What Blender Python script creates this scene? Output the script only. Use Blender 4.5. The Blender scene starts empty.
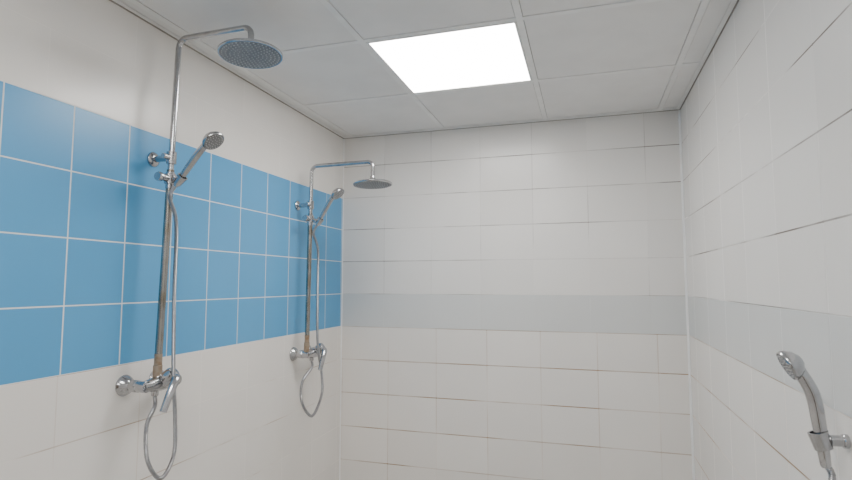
import bpy, bmesh, math, random
from mathutils import Vector, Matrix
random.seed(4)
ZC=1.5
XL,XR,YB,YN=-1.466,0.496,3.03,-2.4
XP=-1.385
ZT=ZC+0.93
F=530.0
scene=bpy.context.scene
COL=scene.collection

# ---------------- materials ----------------
def newmat(name):
    m=bpy.data.materials.new(name); m.use_nodes=True
    nt=m.node_tree; b=nt.nodes['Principled BSDF']
    return m,nt,b
def plain(name,col,rough=0.5,metal=0.0,noise=0.0,nscale=20,col2=None,bump=0.0):
    m,nt,b=newmat(name)
    b.inputs['Roughness'].default_value=rough; b.inputs['Metallic'].default_value=metal
    tc=nt.nodes.new('ShaderNodeTexCoord'); n=nt.nodes.new('ShaderNodeTexNoise')
    n.inputs['Scale'].default_value=nscale; n.inputs['Detail'].default_value=5
    nt.links.new(tc.outputs['Object'],n.inputs['Vector'])
    mx=nt.nodes.new('ShaderNodeMix'); mx.data_type='RGBA'
    c2=col2 or tuple(c*(1-noise) for c in col)
    mx.inputs[6].default_value=(*col,1); mx.inputs[7].default_value=(*c2,1)
    r=nt.nodes.new('ShaderNodeMapRange'); r.inputs[1].default_value=.4; r.inputs[2].default_value=.65
    nt.links.new(n.outputs['Fac'],r.inputs[0]); nt.links.new(r.outputs[0],mx.inputs[0])
    nt.links.new(mx.outputs[2],b.inputs['Base Color'])
    if bump:
        bp=nt.nodes.new('ShaderNodeBump'); bp.inputs['Strength'].default_value=bump; bp.inputs['Distance'].default_value=.002
        nt.links.new(n.outputs['Fac'],bp.inputs['Height']); nt.links.new(bp.outputs[0],b.inputs['Normal'])
    return m
def tilemat(name,axis,w,h,off,hoff,voff,c1,c2,grout,msize,glo=.35,ghi=.6,rough=.26,gmin=0.0,gmax=1.0,cloud=.05,gscale=2.5,bumpd=.0012,vert=.4):
    """axis: 'x' or 'y' horizontal world axis; vert = strength of the upright joints relative to the level ones"""
    m,nt,b=newmat(name); N=nt.nodes; L=nt.links
    tc=N.new('ShaderNodeTexCoord'); sp=N.new('ShaderNodeSeparateXYZ'); L.new(tc.outputs['Object'],sp.inputs[0])
    def mth(op,a_,v=None,w_=None):
        a=N.new('ShaderNodeMath'); a.operation=op
        for i,x in enumerate((a_,v,w_)):
            if x is None: continue
            if isinstance(x,(int,float)): a.inputs[i].default_value=x
            else: L.new(x,a.inputs[i])
        return a.outputs[0]
    cb=N.new('ShaderNodeCombineXYZ')
    L.new(mth('ADD',sp.outputs['X' if axis=='x' else 'Y'],20*w-hoff),cb.inputs[0])
    vsrc='Z' if axis!='floor' else 'X'
    vv=mth('ADD',sp.outputs[vsrc],20*h-voff)
    L.new(vv,cb.inputs[1])
    br=N.new('ShaderNodeTexBrick'); br.offset=off; br.offset_frequency=2
    L.new(cb.outputs[0],br.inputs['Vector'])
    br.inputs['Scale'].default_value=1; br.inputs['Brick Width'].default_value=w; br.inputs['Row Height'].default_value=h
    br.inputs['Mortar Size'].default_value=msize; br.inputs['Mortar Smooth'].default_value=.25
    br.inputs['Color1'].default_value=(*c1,1); br.inputs['Color2'].default_value=(*c2,1); br.inputs['Mortar'].default_value=(*c1,1)
    br.inputs['Bias'].default_value=0
    no=N.new('ShaderNodeTexNoise'); no.inputs['Scale'].default_value=gscale; no.inputs['Detail'].default_value=4
    L.new(tc.outputs['Object'],no.inputs['Vector'])
    r=N.new('ShaderNodeMapRange'); r.inputs[1].default_value=glo; r.inputs[2].default_value=ghi
    r.inputs[3].default_value=gmin; r.inputs[4].default_value=gmax
    L.new(no.outputs['Fac'],r.inputs[0])
    mu=mth('MULTIPLY',br.outputs['Fac'],r.outputs[0])
    fr=mth('FRACT',mth('DIVIDE',vv,h)); ab=mth('ABSOLUTE',mth('SUBTRACT',fr,.5)); hm=mth('GREATER_THAN',ab,.5-msize*1.3/h)
    fac=mth('MULTIPLY',mu,mth('MULTIPLY_ADD',hm,1-vert,vert))
    n2=N.new('ShaderNodeTexNoise'); n2.inputs['Scale'].default_value=1.7; n2.inputs['Detail'].default_value=6
    L.new(tc.outputs['Object'],n2.inputs['Vector'])
    r2=N.new('ShaderNodeMapRange'); r2.inputs[1].default_value=.3; r2.inputs[2].default_value=.7; r2.inputs[3].default_value=1-cloud; r2.inputs[4].default_value=1
    L.new(n2.outputs['Fac'],r2.inputs[0])
    vm=N.new('ShaderNodeVectorMath'); vm.operation='SCALE'; L.new(br.outputs['Color'],vm.inputs[0]); L.new(r2.outputs[0],vm.inputs['Scale'])
    mx=N.new('ShaderNodeMix'); mx.data_type='RGBA'; L.new(fac,mx.inputs[0]); L.new(vm.outputs[0],mx.inputs[6]); mx.inputs[7].default_value=(*grout,1)
    L.new(mx.outputs[2],b.inputs['Base Color'])
    rr=N.new('ShaderNodeMapRange'); rr.inputs[3].default_value=rough; rr.inputs[4].default_value=.85; L.new(br.outputs['Fac'],rr.inputs[0]); L.new(rr.outputs[0],b.inputs['Roughness'])
    bp=N.new('ShaderNodeBump'); bp.invert=True; bp.inputs['Strength'].default_value=.4; bp.inputs['Distance'].default_value=bumpd
    L.new(br.outputs['Fac'],bp.inputs['Height']); L.new(bp.outputs[0],b.inputs['Normal'])
    return m

ZR=ZC-.267      # course reference height
W1=(.85,.83,.80); W2=(.80,.78,.75)
LW1=(.86,.83,.79); LW2=(.84,.81,.77)
GR=(.22,.19,.165); GB=(.36,.24,.14)
BO=-.285
BD1=(.69,.70,.69); BD2=(.665,.675,.665)
mat_back_up=tilemat('back_tile_white','x',.3,.2,0,BO,ZR,W1,W2,GR,.0025,glo=.42,ghi=.6,gmin=.25,gmax=1)
mat_back_lo=tilemat('back_tile_lower','x',.3,.2,0,BO+.03,ZR,(.87,.84,.80),(.83,.80,.76),GB,.0029,glo=.42,ghi=.6,gmin=.35,gmax=1)
mat_back_band=tilemat('back_tile_band','x',.3,.2,0,BO,ZR,BD1,BD2,(.5,.5,.48),.002)
mat_r_up=tilemat('right_tile_white','y',.3,.2,0,.45,ZR,W1,W2,GR,.0024,glo=.4,ghi=.58,gmin=.25,gmax=1,vert=.25)
mat_r_lo=tilemat('right_tile_lower','y',.3,.2,0,.45,ZR,(.86,.835,.80),(.84,.81,.77),GB,.0026,glo=.4,ghi=.58,gmin=.35,gmax=1,vert=.25)
mat_r_band=tilemat('right_tile_band','y',.3,.2,0,.45,ZR,BD1,BD2,(.5,.5,.48),.002)
mat_l_up=tilemat('left_tile_upper','y',.6,.2,.5,.2,ZR,LW1,LW2,(.6,.56,.5),.0012,glo=.5,ghi=.75,gmin=0,gmax=.35,cloud=.08,vert=.2)
mat_blue=tilemat('left_tile_blue','y',.203,.2,0,.172,ZR,(.095,.37,.68),(.087,.352,.655),(.78,.80,.80),.0024,gmin=.95,gmax=1,rough=.3,cloud=.06,vert=1)
mat_l_lo=tilemat('left_tile_lower','y',.3,.2,0,.28,ZR,LW1,LW2,GB,.002,glo=.45,ghi=.65,gmin=.05,gmax=.8,cloud=.06)
mat_near=tilemat('near_tile','x',.3,.2,0,0,ZR,W1,W2,GR,.002)
mat_floor=tilemat('floor_tile','y',.3,.3,0,0,0,(.74,.72,.69),(.70,.68,.66),(.4,.38,.35),.003)
mat_ceil=plain('ceiling_tile',(.84,.83,.815),.8,noise=.04,nscale=6,bump=.1)
mat_gap_shade=plain('ceiling_gap_shade',(.25,.24,.23),.9,noise=.1)  # slab coloured dark so the gaps between tiles look shaded
mat_bar=plain('ceiling_bar_white',(.88,.875,.86),.45,noise=.06,nscale=15)
mat_barD=plain('ceiling_joint_dark',(.34,.31,.28),.8,noise=.2)  # dark brownish edge strip around the ceiling
mat_sil=plain('silicone_white',(.88,.88,.87),.4,noise=.04)
mat_chrome=plain('chrome',(.52,.52,.53),.18,1.0,col2=(.43,.43,.44),nscale=30)
mat_worn=plain('chrome_worn',(.36,.35,.33),.26,1.0,col2=(.28,.24,.19),nscale=14)
mat_rust=plain('rusty_metal',(.40,.33,.26),.45,.7,col2=(.33,.22,.13),nscale=45)
mat_hose=plain('hose_steel',(.38,.38,.39),.28,1.0,noise=.15,nscale=80)
mat_face=plain('spray_face_grey',(.25,.25,.255),.45,0.2,noise=.15,nscale=40)
mat_noz=plain('nozzle_rubber',(.48,.48,.48),.6,noise=.1)
mat_added_door=plain('added_door_wood',(.16,.10,.06),.5,noise=.3)
mat_em,nt,b=newmat('diffuser_glow')
b.inputs['Base Color'].default_value=(.9,.9,.9,1); b.inputs['Emission Color'].default_value=(1,.982,.955,1); b.inputs['Emission Strength'].default_value=18.5

# ---------------- mesh helpers ----------------
def mkobj(name,bm,mats,parent=None,smooth=False):
    bmesh.ops.recalc_face_normals(bm,faces=bm.faces)
    me=bpy.data.meshes.new(name); bm.to_mesh(me); bm.free()
    for m in (mats if isinstance(mats,(list,tuple)) else [mats]): me.materials.append(m)
    if smooth:
        for p in me.polygons: p.use_smooth=True
        try: me.set_sharp_from_angle(angle=math.radians(38))
        except Exception: pass
    o=bpy.data.objects.new(name,me); COL.objects.link(o)
    if parent: o.parent=parent
    return o
def add_box(bm,a,b_,mi=0):
    x0,y0,z0=a;x1,y1,z1=b_
    v=[bm.verts.new(p) for p in [(x0,y0,z0),(x1,y0,z0),(x1,y1,z0),(x0,y1,z0),(x0,y0,z1),(x1,y0,z1),(x1,y1,z1),(x0,y1,z1)]]
    fs=[]
    for f in [(0,3,2,1),(4,5,6,7),(0,1,5,4),(1,2,6,5),(2,3,7,6),(3,0,4,7)]:
        ff=bm.faces.new([v[i] for i in f]); ff.material_index=mi; fs.append(ff)
    return fs
def empty(name,loc=(0,0,0)):
    e=bpy.data.objects.new(name,None); COL.objects.link(e); e.empty_display_size=.1; return e
def catmull(pts,n=10):
    P=[Vector(p) for p in pts]; P=[2*P[0]-P[1]]+P+[2*P[-1]-P[-2]]
    out=[]
    for i in range(1,len(P)-2):
        p0,p1,p2,p3=P[i-1:i+3]
        for k in range(n):
            t=k/n
            out.append(.5*((2*p1)+(p2-p0)*t+(2*p0-5*p1+4*p2-p3)*t*t+(3*p1-p0-3*p2+p3)*t**3))
    out.append(P[-2]); return out
def resample(pts,step):
    L=[0]
    for a,b_ in zip(pts,pts[1:]): L.append(L[-1]+(b_-a).length)
    n=max(2,int(L[-1]/step)); out=[]; j=0
    for i in range(n+1):
        s=L[-1]*i/n
        while j<len(L)-2 and L[j+1]<s: j+=1
        d=L[j+1]-L[j]; t=(s-L[j])/d if d>0 else 0
        out.append(pts[j].lerp(pts[j+1],min(1,max(0,t))))
    return out
def add_tube(bm,pts,rad,seg=16,caps=True,mi=0,squash=None):
    pts=[Vector(p) for p in pts]; n=len(pts)
    rf=rad if callable(rad) else (lambda i,t:rad)
    up=None; rings=[]
    for i,p in enumerate(pts):
        d=(pts[min(i+1,n-1)]-pts[max(i-1,0)]).normalized()
        if up is None:
            up=Vector((0,0,1)) if abs(d.z)<.9 else Vector((1,0,0))
        up=(up-d*up.dot(d)).normalized(); s=d.cross(up)
        r=rf(i,i/(n-1)); k=squash or 1
        rings.append([bm.verts.new(p+(up*math.cos(a)*k+s*math.sin(a))*r) for a in [2*math.pi*j/seg for j in range(seg)]])
    for A,B in zip(rings,rings[1:]):
        for j in range(seg):
            f=bm.faces.new([A[j],A[(j+1)%seg],B[(j+1)%seg],B[j]]); f.material_index=mi
    if caps:
        for R in (rings[0],rings[-1]):
            f=bm.faces.new(R); f.material_index=mi
def add_lathe(bm,prof,origin,axis,seg=32,mi=0):
    o=Vector(origin); ax=Vector(axis).normalized()
    u=ax.orthogonal().normalized(); v=ax.cross(u); rings=[]
    for r,h in prof:
        if r<1e-6: rings.append([bm.verts.new(o+ax*h)])
        else: rings.append([bm.verts.new(o+ax*h+(u*math.cos(a)+v*math.sin(a))*r) for a in [2*math.pi*j/seg for j in range(seg)]])
    for k,(A,B) in enumerate(zip(rings,rings[1:])):
        for j in range(seg):
            q=[A[j%len(A)],A[(j+1)%len(A)],B[(j+1)%len(B)],B[j%len(B)]]
            q2=[]
            for x in q:
                if x not in q2: q2.append(x)
            if len(q2)>=3:
                f=bm.faces.new(q2); f.material_index=mi
def cyl(bm,a,b_,r,seg=24,bev=.0015,mi=0):
    a=Vector(a); b_=Vector(b_); L=(b_-a).length; bev=min(bev,L*.3,r*.4)
    add_lathe(bm,[(0,0),(r-bev,0),(r,bev),(r,L-bev),(r-bev,L),(0,L)],a,b_-a,seg,mi)

# ---------------- room ----------------
T=.12
zb,zm,z0b,z1b=ZC-.267,ZC-.067,ZC-.267,ZC+.533
def wall(name,kind,levels,mats):
    bm=bmesh.new()
    for (a,b_),mi in zip(zip(levels,levels[1:]),range(len(mats))):
        if kind=='left': add_box(bm,(XL-T,YN,a),(XL,YB,b_),mi)
        if kind=='right': add_box(bm,(XR,YN,a),(XR+T,YB,b_),mi)
        if kind=='far': add_box(bm,(XL-T,YB,a),(XR+T,YB+T,b_),mi)
        if kind=='near': add_box(bm,(XL-T,YN-T,a),(XR+T,YN,b_),mi)
    bmesh.ops.remove_doubles(bm,verts=bm.verts,dist=1e-5)
    seen={}
    for f in list(bm.faces):
        key=tuple(round(c,4) for c in f.calc_center_median()); seen.setdefault(key,[]).append(f)
    kill=[f for fs in seen.values() if len(fs)>1 for f in fs]
    if kill: bmesh.ops.delete(bm,geom=kill,context='FACES_ONLY')
    return mkobj(name,bm,mats)
wall('wall_left','left',[0,z0b,z1b,ZT],[mat_l_lo,mat_blue,mat_l_up])
wall('wall_right','right',[0,zb,zm,ZT],[mat_r_lo,mat_r_band,mat_r_up])
wall('wall_far','far',[0,zb,zm,ZT],[mat_back_lo,mat_back_band,mat_back_up])
wall('wall_near','near',[0,ZT],[mat_near])
bm=bmesh.new(); add_box(bm,(XL-T,YN-T,-.1),(XR+T,YB+T,0)); mkobj('floor',bm,mat_floor)

# unseen door, added behind the camera as dark contrast for the chrome
yd=YN+.035
bm=bmesh.new(); add_box(bm,(-.95,yd,0.005),(-.05,yd+.03,2.05)); 
for z in (.2,1.1): add_box(bm,(-.83,yd+.03,z),(-.17,yd+.038,z+.75))
cyl(bm,(-.14,yd+.03,1.0),(-.14,yd+.08,1.0),.012); cyl(bm,(-.14,yd+.075,1.0),(-.26,yd+.075,1.0),.009)
mkobj('added_dark_door',bm,mat_added_door)

# ceiling : slab with lay-in tiles and T grid
gx=[-1.405,-.805,-.205,.395]
gy=[3.01-.6*i for i in range(0,10)]
gy=[g for g in gy if g>YN]
bm=bmesh.new(); add_box(bm,(XL-T,YN-T,ZT),(XR+T,YB+T,ZT+.1))
ceil=mkobj('ceiling',bm,mat_gap_shade)
xs=[XL]+gx+[XR]; ys=sorted([YN]+gy+[YB])
lamps=[]
bm=bmesh.new()
bw=.012
for i in range(len(xs)-1):
    for j in range(len(ys)-1):
        x0,x1,y0,y1=xs[i],xs[i+1],ys[j],ys[j+1]
        lamp = abs(x0+.805)<.01 and min(abs(y0-1.81),abs(y0-.01),abs(y0+1.79))<.02  # the two unseen panels, overhead and behind, are added for brightness
        if lamp: lamps.append((x0,x1,y0,y1)); continue
        g=bw+.0022; dz=random.uniform(0,.0012)
        ga=0 if i==0 else g; gb=0 if i==len(xs)-2 else g; gc=0 if j==0 else g; gd=0 if j==len(ys)-2 else g
        if x1-x0-ga-gb<.005 or y1-y0-gc-gd<.003: continue
        fs=add_box(bm,(x0+ga,y0+gc,ZT-.004-dz),(x1-gb,y1-gd,ZT+.0))
o=mkobj('tiles',bm,mat_ceil,ceil)
bm=bmesh.new()
for x in gx: add_box(bm,(x-bw,YN,ZT-.0075),(x+bw,YB,ZT))
mkobj('grid_main_bars',bm,mat_bar,ceil)
bm=bmesh.new()
for y in gy:
    for i in range(len(xs)-1):
        a=xs[i]+(bw if i else 0); b_=xs[i+1]-(bw if i<len(xs)-2 else 0)
        add_box(bm,(a,y-bw,ZT-.007),(b_,y+bw,ZT))
mkobj('grid_cross_bars',bm,mat_bar,ceil)
bm=bmesh.new()
w=.02
add_box(bm,(XL,YN,ZT-.010),(XL+w,YB,ZT-.0075)); add_box(bm,(XR-w,YN,ZT-.010),(XR,YB,ZT-.0075))
add_box(bm,(XL+w,YB-w,ZT-.010),(XR-w,YB,ZT-.0075)); add_box(bm,(XL+w,YN,ZT-.010),(XR-w,YN+w,ZT-.0075))
mkobj('perimeter_angle',bm,mat_bar,ceil)
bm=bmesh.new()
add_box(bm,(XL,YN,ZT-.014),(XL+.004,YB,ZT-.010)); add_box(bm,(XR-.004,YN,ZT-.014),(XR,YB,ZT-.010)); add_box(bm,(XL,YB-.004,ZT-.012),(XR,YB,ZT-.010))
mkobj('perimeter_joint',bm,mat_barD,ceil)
for k,(x0,x1,y0,y1) in enumerate(lamps):
    e=empty('ceiling_light_panel')
    bm=bmesh.new(); g=bw+.001; fw=.008
    for A,B in [((x0+g,y0+g),(x1-g,y0+g+fw)),((x0+g,y1-g-fw),(x1-g,y1-g)),((x0+g,y0+g+fw),(x0+g+fw,y1-g-fw)),((x1-g-fw,y0+g+fw),(x1-g,y1-g-fw))]:
        add_box(bm,(A[0],A[1],ZT-.008),(B[0],B[1],ZT))
    mkobj('frame',bm,mat_bar,e)
    bm=bmesh.new(); add_box(bm,(x0+g+fw,y0+g+fw,ZT-.005),(x1-g-fw,y1-g-fw,ZT-.001)); mkobj('diffuser',bm,mat_em,e)

# corner silicone / trims
bm=bmesh.new()
add_lathe(bm,[(0,0),(.008,0),(.008,ZT-.014),(0,ZT-.014)],(XR-.002,YB-.002,0),(0,0,1),12); mkobj('trim_1',bm,mat_sil)
bm=bmesh.new()
add_lathe(bm,[(0,0),(.004,0),(.004,ZT-.014),(0,ZT-.014)],(XL+.001,YB-.001,0),(0,0,1),12); mkobj('trim_2',bm,mat_sil)

# ---------------- showers ----------------
def hand_shower(parent,base,headc,facen,headr,hr=.0105,bend=.012):
    """handle from base to head centre"""
    base=Vector(base); hc=Vector(headc); fn=Vector(facen).normalized()
    d=(hc-base).normalized()
    back=-fn
    bm=bmesh.new()
    pts=catmull([base,base.lerp(hc,.3)+back*bend*.5,base.lerp(hc,.62)+back*bend*.9,hc-d*headr*.55+back*.012,hc+back*.010],8)
    def rf(i,t): return hr*(.92+.25*math.sin(min(1,t*1.1)*math.pi)) if t<.85 else hr*(1.05)
    add_tube(bm,pts,rf,18)
    add_lathe(bm,[(0,-.022),(.0075,-.022),(.0095,-.018),(.0105,-.002),(.0105,.006),(0,.006)],base,(pts[1]-pts[0]),16)
    R=headr
    add_lathe(bm,[(0,-.024),(R*.35,-.022),(R*.7,-.014),(R*.93,-.004),(R,.003),(R*.99,.007),(R*.93,.010),(R*.90,.009)],hc,fn,36)
    mkobj('handset_shell',bm,mat_chrome,parent,True)
    bm=bmesh.new()
    add_lathe(bm,[(R*.91,.0085),(R*.6,.0100),(R*.35,.0105),(0,.0105)],hc,fn,36)
    mkobj('handset_face',bm,mat_face,parent,True)
    bm=bmesh.new(); u=fn.orthogonal().normalized(); v=fn.cross(u)
    for rr,c in ((.25,6),(.5,12),(.75,20)):
        for k in range(c):
            a=2*math.pi*k/c; p=hc+(u*math.cos(a)+v*math.sin(a))*R*rr+fn*.009
            add_lathe(bm,[(.0022,0),(.0015,.003),(0,.003)],p,fn,6)
    mkobj('handset_nozzles',bm,mat_noz,parent)
    return base-d*.022, d

def hose(parent,pts,r=.0070):
    P=resample(catmull(pts,16),.0022)
    bm=bmesh.new(); add_tube(bm,P,lambda i,t: r if i%2 else r*.86,10)
    mkobj('flexible_hose',bm,mat_hose,parent,True)

def shower(ytop,ybot,ztop,zbr,zsl,zv,headx,headz,hsb,hsh,hfn,hosepts,ymix,hr_r):
    e=empty('rail_shower')
    xp=XP
    def yp(z): return ybot+(ytop-ybot)*(z-zv)/(ztop-zv)
    P=lambda z:Vector((xp,yp(z),z))
    bm=bmesh.new()
    R=.035; pts=[P(zbr-.10),P(ztop-R)]
    for k in range(1,9):
        a=k/8*math.pi/2; pts.append(Vector((xp+R*(1-math.cos(a)),yp(ztop),ztop-R+R*math.sin(a))))
    R2=.028
    for k in range(0,9):
        a=k/8*math.pi/2; pts.append(Vector((headx-R2+R2*math.sin(a),yp(ztop),ztop+.002-R2*(1-math.cos(a)))))
    pts.append(Vector((headx,yp(ztop),headz+.03)))
    add_tube(bm,pts,.0102,20)
    mkobj('riser_and_arm',bm,mat_chrome,e,True)
    bm=bmesh.new(); add_tube(bm,[P(zv+.05+i*.02) for i in range(int((zbr-.03-zv-.05)/.02)+1)],.0122,20); mkobj('lower_pole',bm,mat_worn,e,True)
    bm=bmesh.new(); cyl(bm,P(zv+.015),P(zv+.062),.0145); cyl(bm,P(zv+.062),P(zv+.10),.0127); mkobj('pole_base_collar',bm,mat_rust,e,True)
    bm=bmesh.new(); cyl(bm,P(zbr-.11),P(zbr-.05),.0138); mkobj('telescopic_collar',bm,mat_chrome,e,True)
    hc=Vector((headx,yp(ztop),headz)); ax=Vector((0.04,-.02,-1)).normalized(); r=hr_r
    bm=bmesh.new()
    add_lathe(bm,[(0,-.040),(.011,-.040),(.013,-.036),(.013,-.026),(.017,-.022),(.018,-.014),(.022,-.010),(.03,-.007),(r*.6,-.004),(r*.97,-.001),(r,.002),(r,.007),(r*.985,.009),(r*.95,.009)],hc,ax,64)
    mkobj('rain_head_shell',bm,mat_chrome,e,True)
    bm=bmesh.new(); add_lathe(bm,[(r*.955,.0085),(r*.5,.0088),(0,.0088)],hc,ax,64); mkobj('rain_head_face',bm,mat_face,e,True)
    bm=bmesh.new(); u=ax.orthogonal().normalized(); v=ax.cross(u)
    for k in range(1,8):
        c=k*6
        for q in range(c):
            a=2*math.pi*q/c; p=hc+(u*math.cos(a)+v*math.sin(a))*r*.9*k/7.2+ax*.0085
            add_lathe(bm,[(.0028,0),(.0018,.003),(0,.003)],p,ax,6)
    mkobj('rain_head_nozzles',bm,mat_noz,e)
    bm=bmesh.new(); c=P(zbr); q=xp-XL
    add_lathe(bm,[(0,0),(.026,0),(.026,.006),(.020,.012),(.011,.014),(.011,q-.015),(.016,q-.012),(.0165,q),(0,q)],(XL,c.y,zbr),(1,0,0),28)
    cyl(bm,(xp,c.y,zbr-.022),(xp,c.y,zbr+.022),.0165)
    cyl(bm,(xp,c.y-.014,zbr),(xp,c.y-.040,zbr),.010)
    mkobj('wall_bracket',bm,mat_chrome,e,True)
    bm=bmesh.new(); c=P(zsl)
    cyl(bm,(xp,c.y,zsl-.018),(xp,c.y,zsl+.018),.019)
    cyl(bm,(xp,c.y-.045,zsl),(xp,c.y-.01,zsl),.0125); add_lathe(bm,[(0,0),(.014,0),(.016,.004),(.016,.014),(.012,.018),(0,.018)],(xp,c.y-.058,zsl),(0,1,0),16)
    cyl(bm,(xp+.01,c.y,zsl),Vector(hsb)+Vector((-.006,0,.0)),.0105)
    hb=Vector(hsb); d=(Vector(hsh)-hb).normalized()
    add_lathe(bm,[(.0115,-.016),(.0145,-.016),(.0178,.018),(.0135,.018)],hb+d*.004,d,20)
    mkobj('slide_holder',bm,mat_chrome,e,True)
    end,d=hand_shower(e,hsb,hsh,hfn,.038)
    y0,y1=ymix; xm=xp
    bm=bmesh.new(); 
    for y in (y0,y1):
        add_lathe(bm,[(0,0),(.034,0),(.035,.004),(.030,.014),(.020,.024),(.015,.028),(.015,.04)],(XL,y,zv),(1,0,0),28)
        add_lathe(bm,[(0,.036),(.019,.036),(.022,.038),(.022,.058),(.019,.061),(.0,.061)],(XL,y,zv),(1,0,0),6)
        cyl(bm,(XL+.055,y,zv),(xm+.014,y,zv),.0185)
    add_tube(bm,[(xm,y0-.006+i*(y1-y0+.012)/12,zv) for i in range(13)],lambda i,t:.018+.008*math.sin(t*math.pi)**2,24)
    ym=(y0+y1)/2
    cyl(bm,(xm,ym,zv+.0),(xm,yp(zv),zv+.03),.016)
    a=Vector((.8,.10,.55)).normalized()
    add_lathe(bm,[(0,-.01),(.024,-.01),(.024,.028),(.026,.030),(.0265,.050),(.022,.060),(.010,.064),(0,.064)],(xm,ym+.005,zv),a,28)
    cyl(bm,(xm,ym-.02,zv-.038),(xm,ym-.02,zv-.005),.0115)
    mkobj('mixer_body',bm,mat_chrome,e,True)
    bm=bmesh.new(); s=Vector((xm,ym+.005,zv))+a*.047
    add_tube(bm,catmull([s,s+Vector((.024,-.008,-.010)),s+Vector((.030,-.032,-.040)),s+Vector((.030,-.066,-.105))],8),lambda i,t:.0165-.005*t,14,squash=.65)
    mkobj('mixer_lever',bm,mat_chrome,e,True)
    st=Vector((xm,ym-.02,zv-.036))
    hose(e,[st,st+Vector((.004,-.003,-.035))]+[Vector(p) for p in hosepts]+[end-d*.03+Vector((0,0,-.02)),end])
    return e

xh=XP+.055
shower(1.508,1.467,ZC+.876,ZC+.437,ZC+.362,ZC-.336,-1.084,ZC+.785,
       (-1.335,1.478,ZC+.350),(-1.200,1.475,ZC+.482),(.62,-.05,-.72),
       [(-1.36,1.405,ZC-.46),(-1.34,1.395,ZC-.56),(xh,1.442,ZC-.628),(xh,1.495,ZC-.57),(xh,1.495,ZC-.45),(xh,1.480,ZC-.30),(xh,1.470,ZC-.05),(-1.335,1.472,ZC+.2)],
       (1.412,1.550),.107)
shower(2.480,2.462,ZC+.618,ZC+.41,ZC+.335,ZC-.366,-1.035,ZC+.507,
       (-1.335,2.475,ZC+.318),(-1.225,2.465,ZC+.462),(.62,-.05,-.72),
       [(-1.36,2.38,ZC-.49),(-1.34,2.345,ZC-.58),(xh,2.43,ZC-.662),(xh,2.525,ZC-.58),(xh,2.525,ZC-.48),(xh,2.475,ZC-.30),(xh,2.465,ZC-.05),(-1.335,2.47,ZC+.17)],
       (2.465,2.605),.1)

# right wall handheld shower
e=empty('handheld_shower')
hb=Vector((.452,1.292,ZC-.35)); hh=Vector((.404,1.30,ZC-.170))
end,d=hand_shower(e,hb,hh,(-.88,.0,-.46),.032,hr=.0115,bend=.022)
bm=bmesh.new()
cyl(bm,(XR,1.295,ZC-.318),(XR-.010,1.295,ZC-.318),.014)
cyl(bm,(XR-.009,1.295,ZC-.318),(.462,1.293,ZC-.318),.011)
dd=(hh-hb).normalized()
add_lathe(bm,[(.0125,-.018),(.0165,-.018),(.0185,.016),(.0145,.016)],Vector((.4475,1.2925,ZC-.318)),dd,20)
mkobj('wall_holder',bm,mat_chrome,e,True)
bm=bmesh.new(); add_lathe(bm,[(0,0),(.03,0),(.03,.005),(.022,.011),(.012,.013),(.012,.05),(0,.05)],(XR,1.36,ZC-.72),(-1,0,0),24)
cyl(bm,(XR-.04,1.36,ZC-.715),(XR-.04,1.36,ZC-.755),.011)
mkobj('outlet_elbow',bm,mat_chrome,e,True)
hose(e,[(XR-.04,1.36,ZC-.75),(XR-.04,1.362,ZC-.82),(XR-.045,1.34,ZC-.93),(XR-.045,1.30,ZC-.95),(XR-.045,1.27,ZC-.88),(XR-.045,1.28,ZC-.65),(.454,1.29,ZC-.45),end-d*.02,end])

# ---------------- world + camera ----------------
w=bpy.data.worlds.new('World'); scene.world=w; w.use_nodes=True
w.node_tree.nodes['Background'].inputs[0].default_value=(.5,.5,.5,1); w.node_tree.nodes['Background'].inputs[1].default_value=.1
cam=bpy.data.cameras.new('camera'); co=bpy.data.objects.new('camera',cam); COL.objects.link(co)
cam.sensor_width=36; cam.lens=F/852*36; cam.clip_start=.02
co.location=(0,0,ZC); co.rotation_euler=(math.radians(90+4.64),0,math.radians(16.84))
scene.camera=co
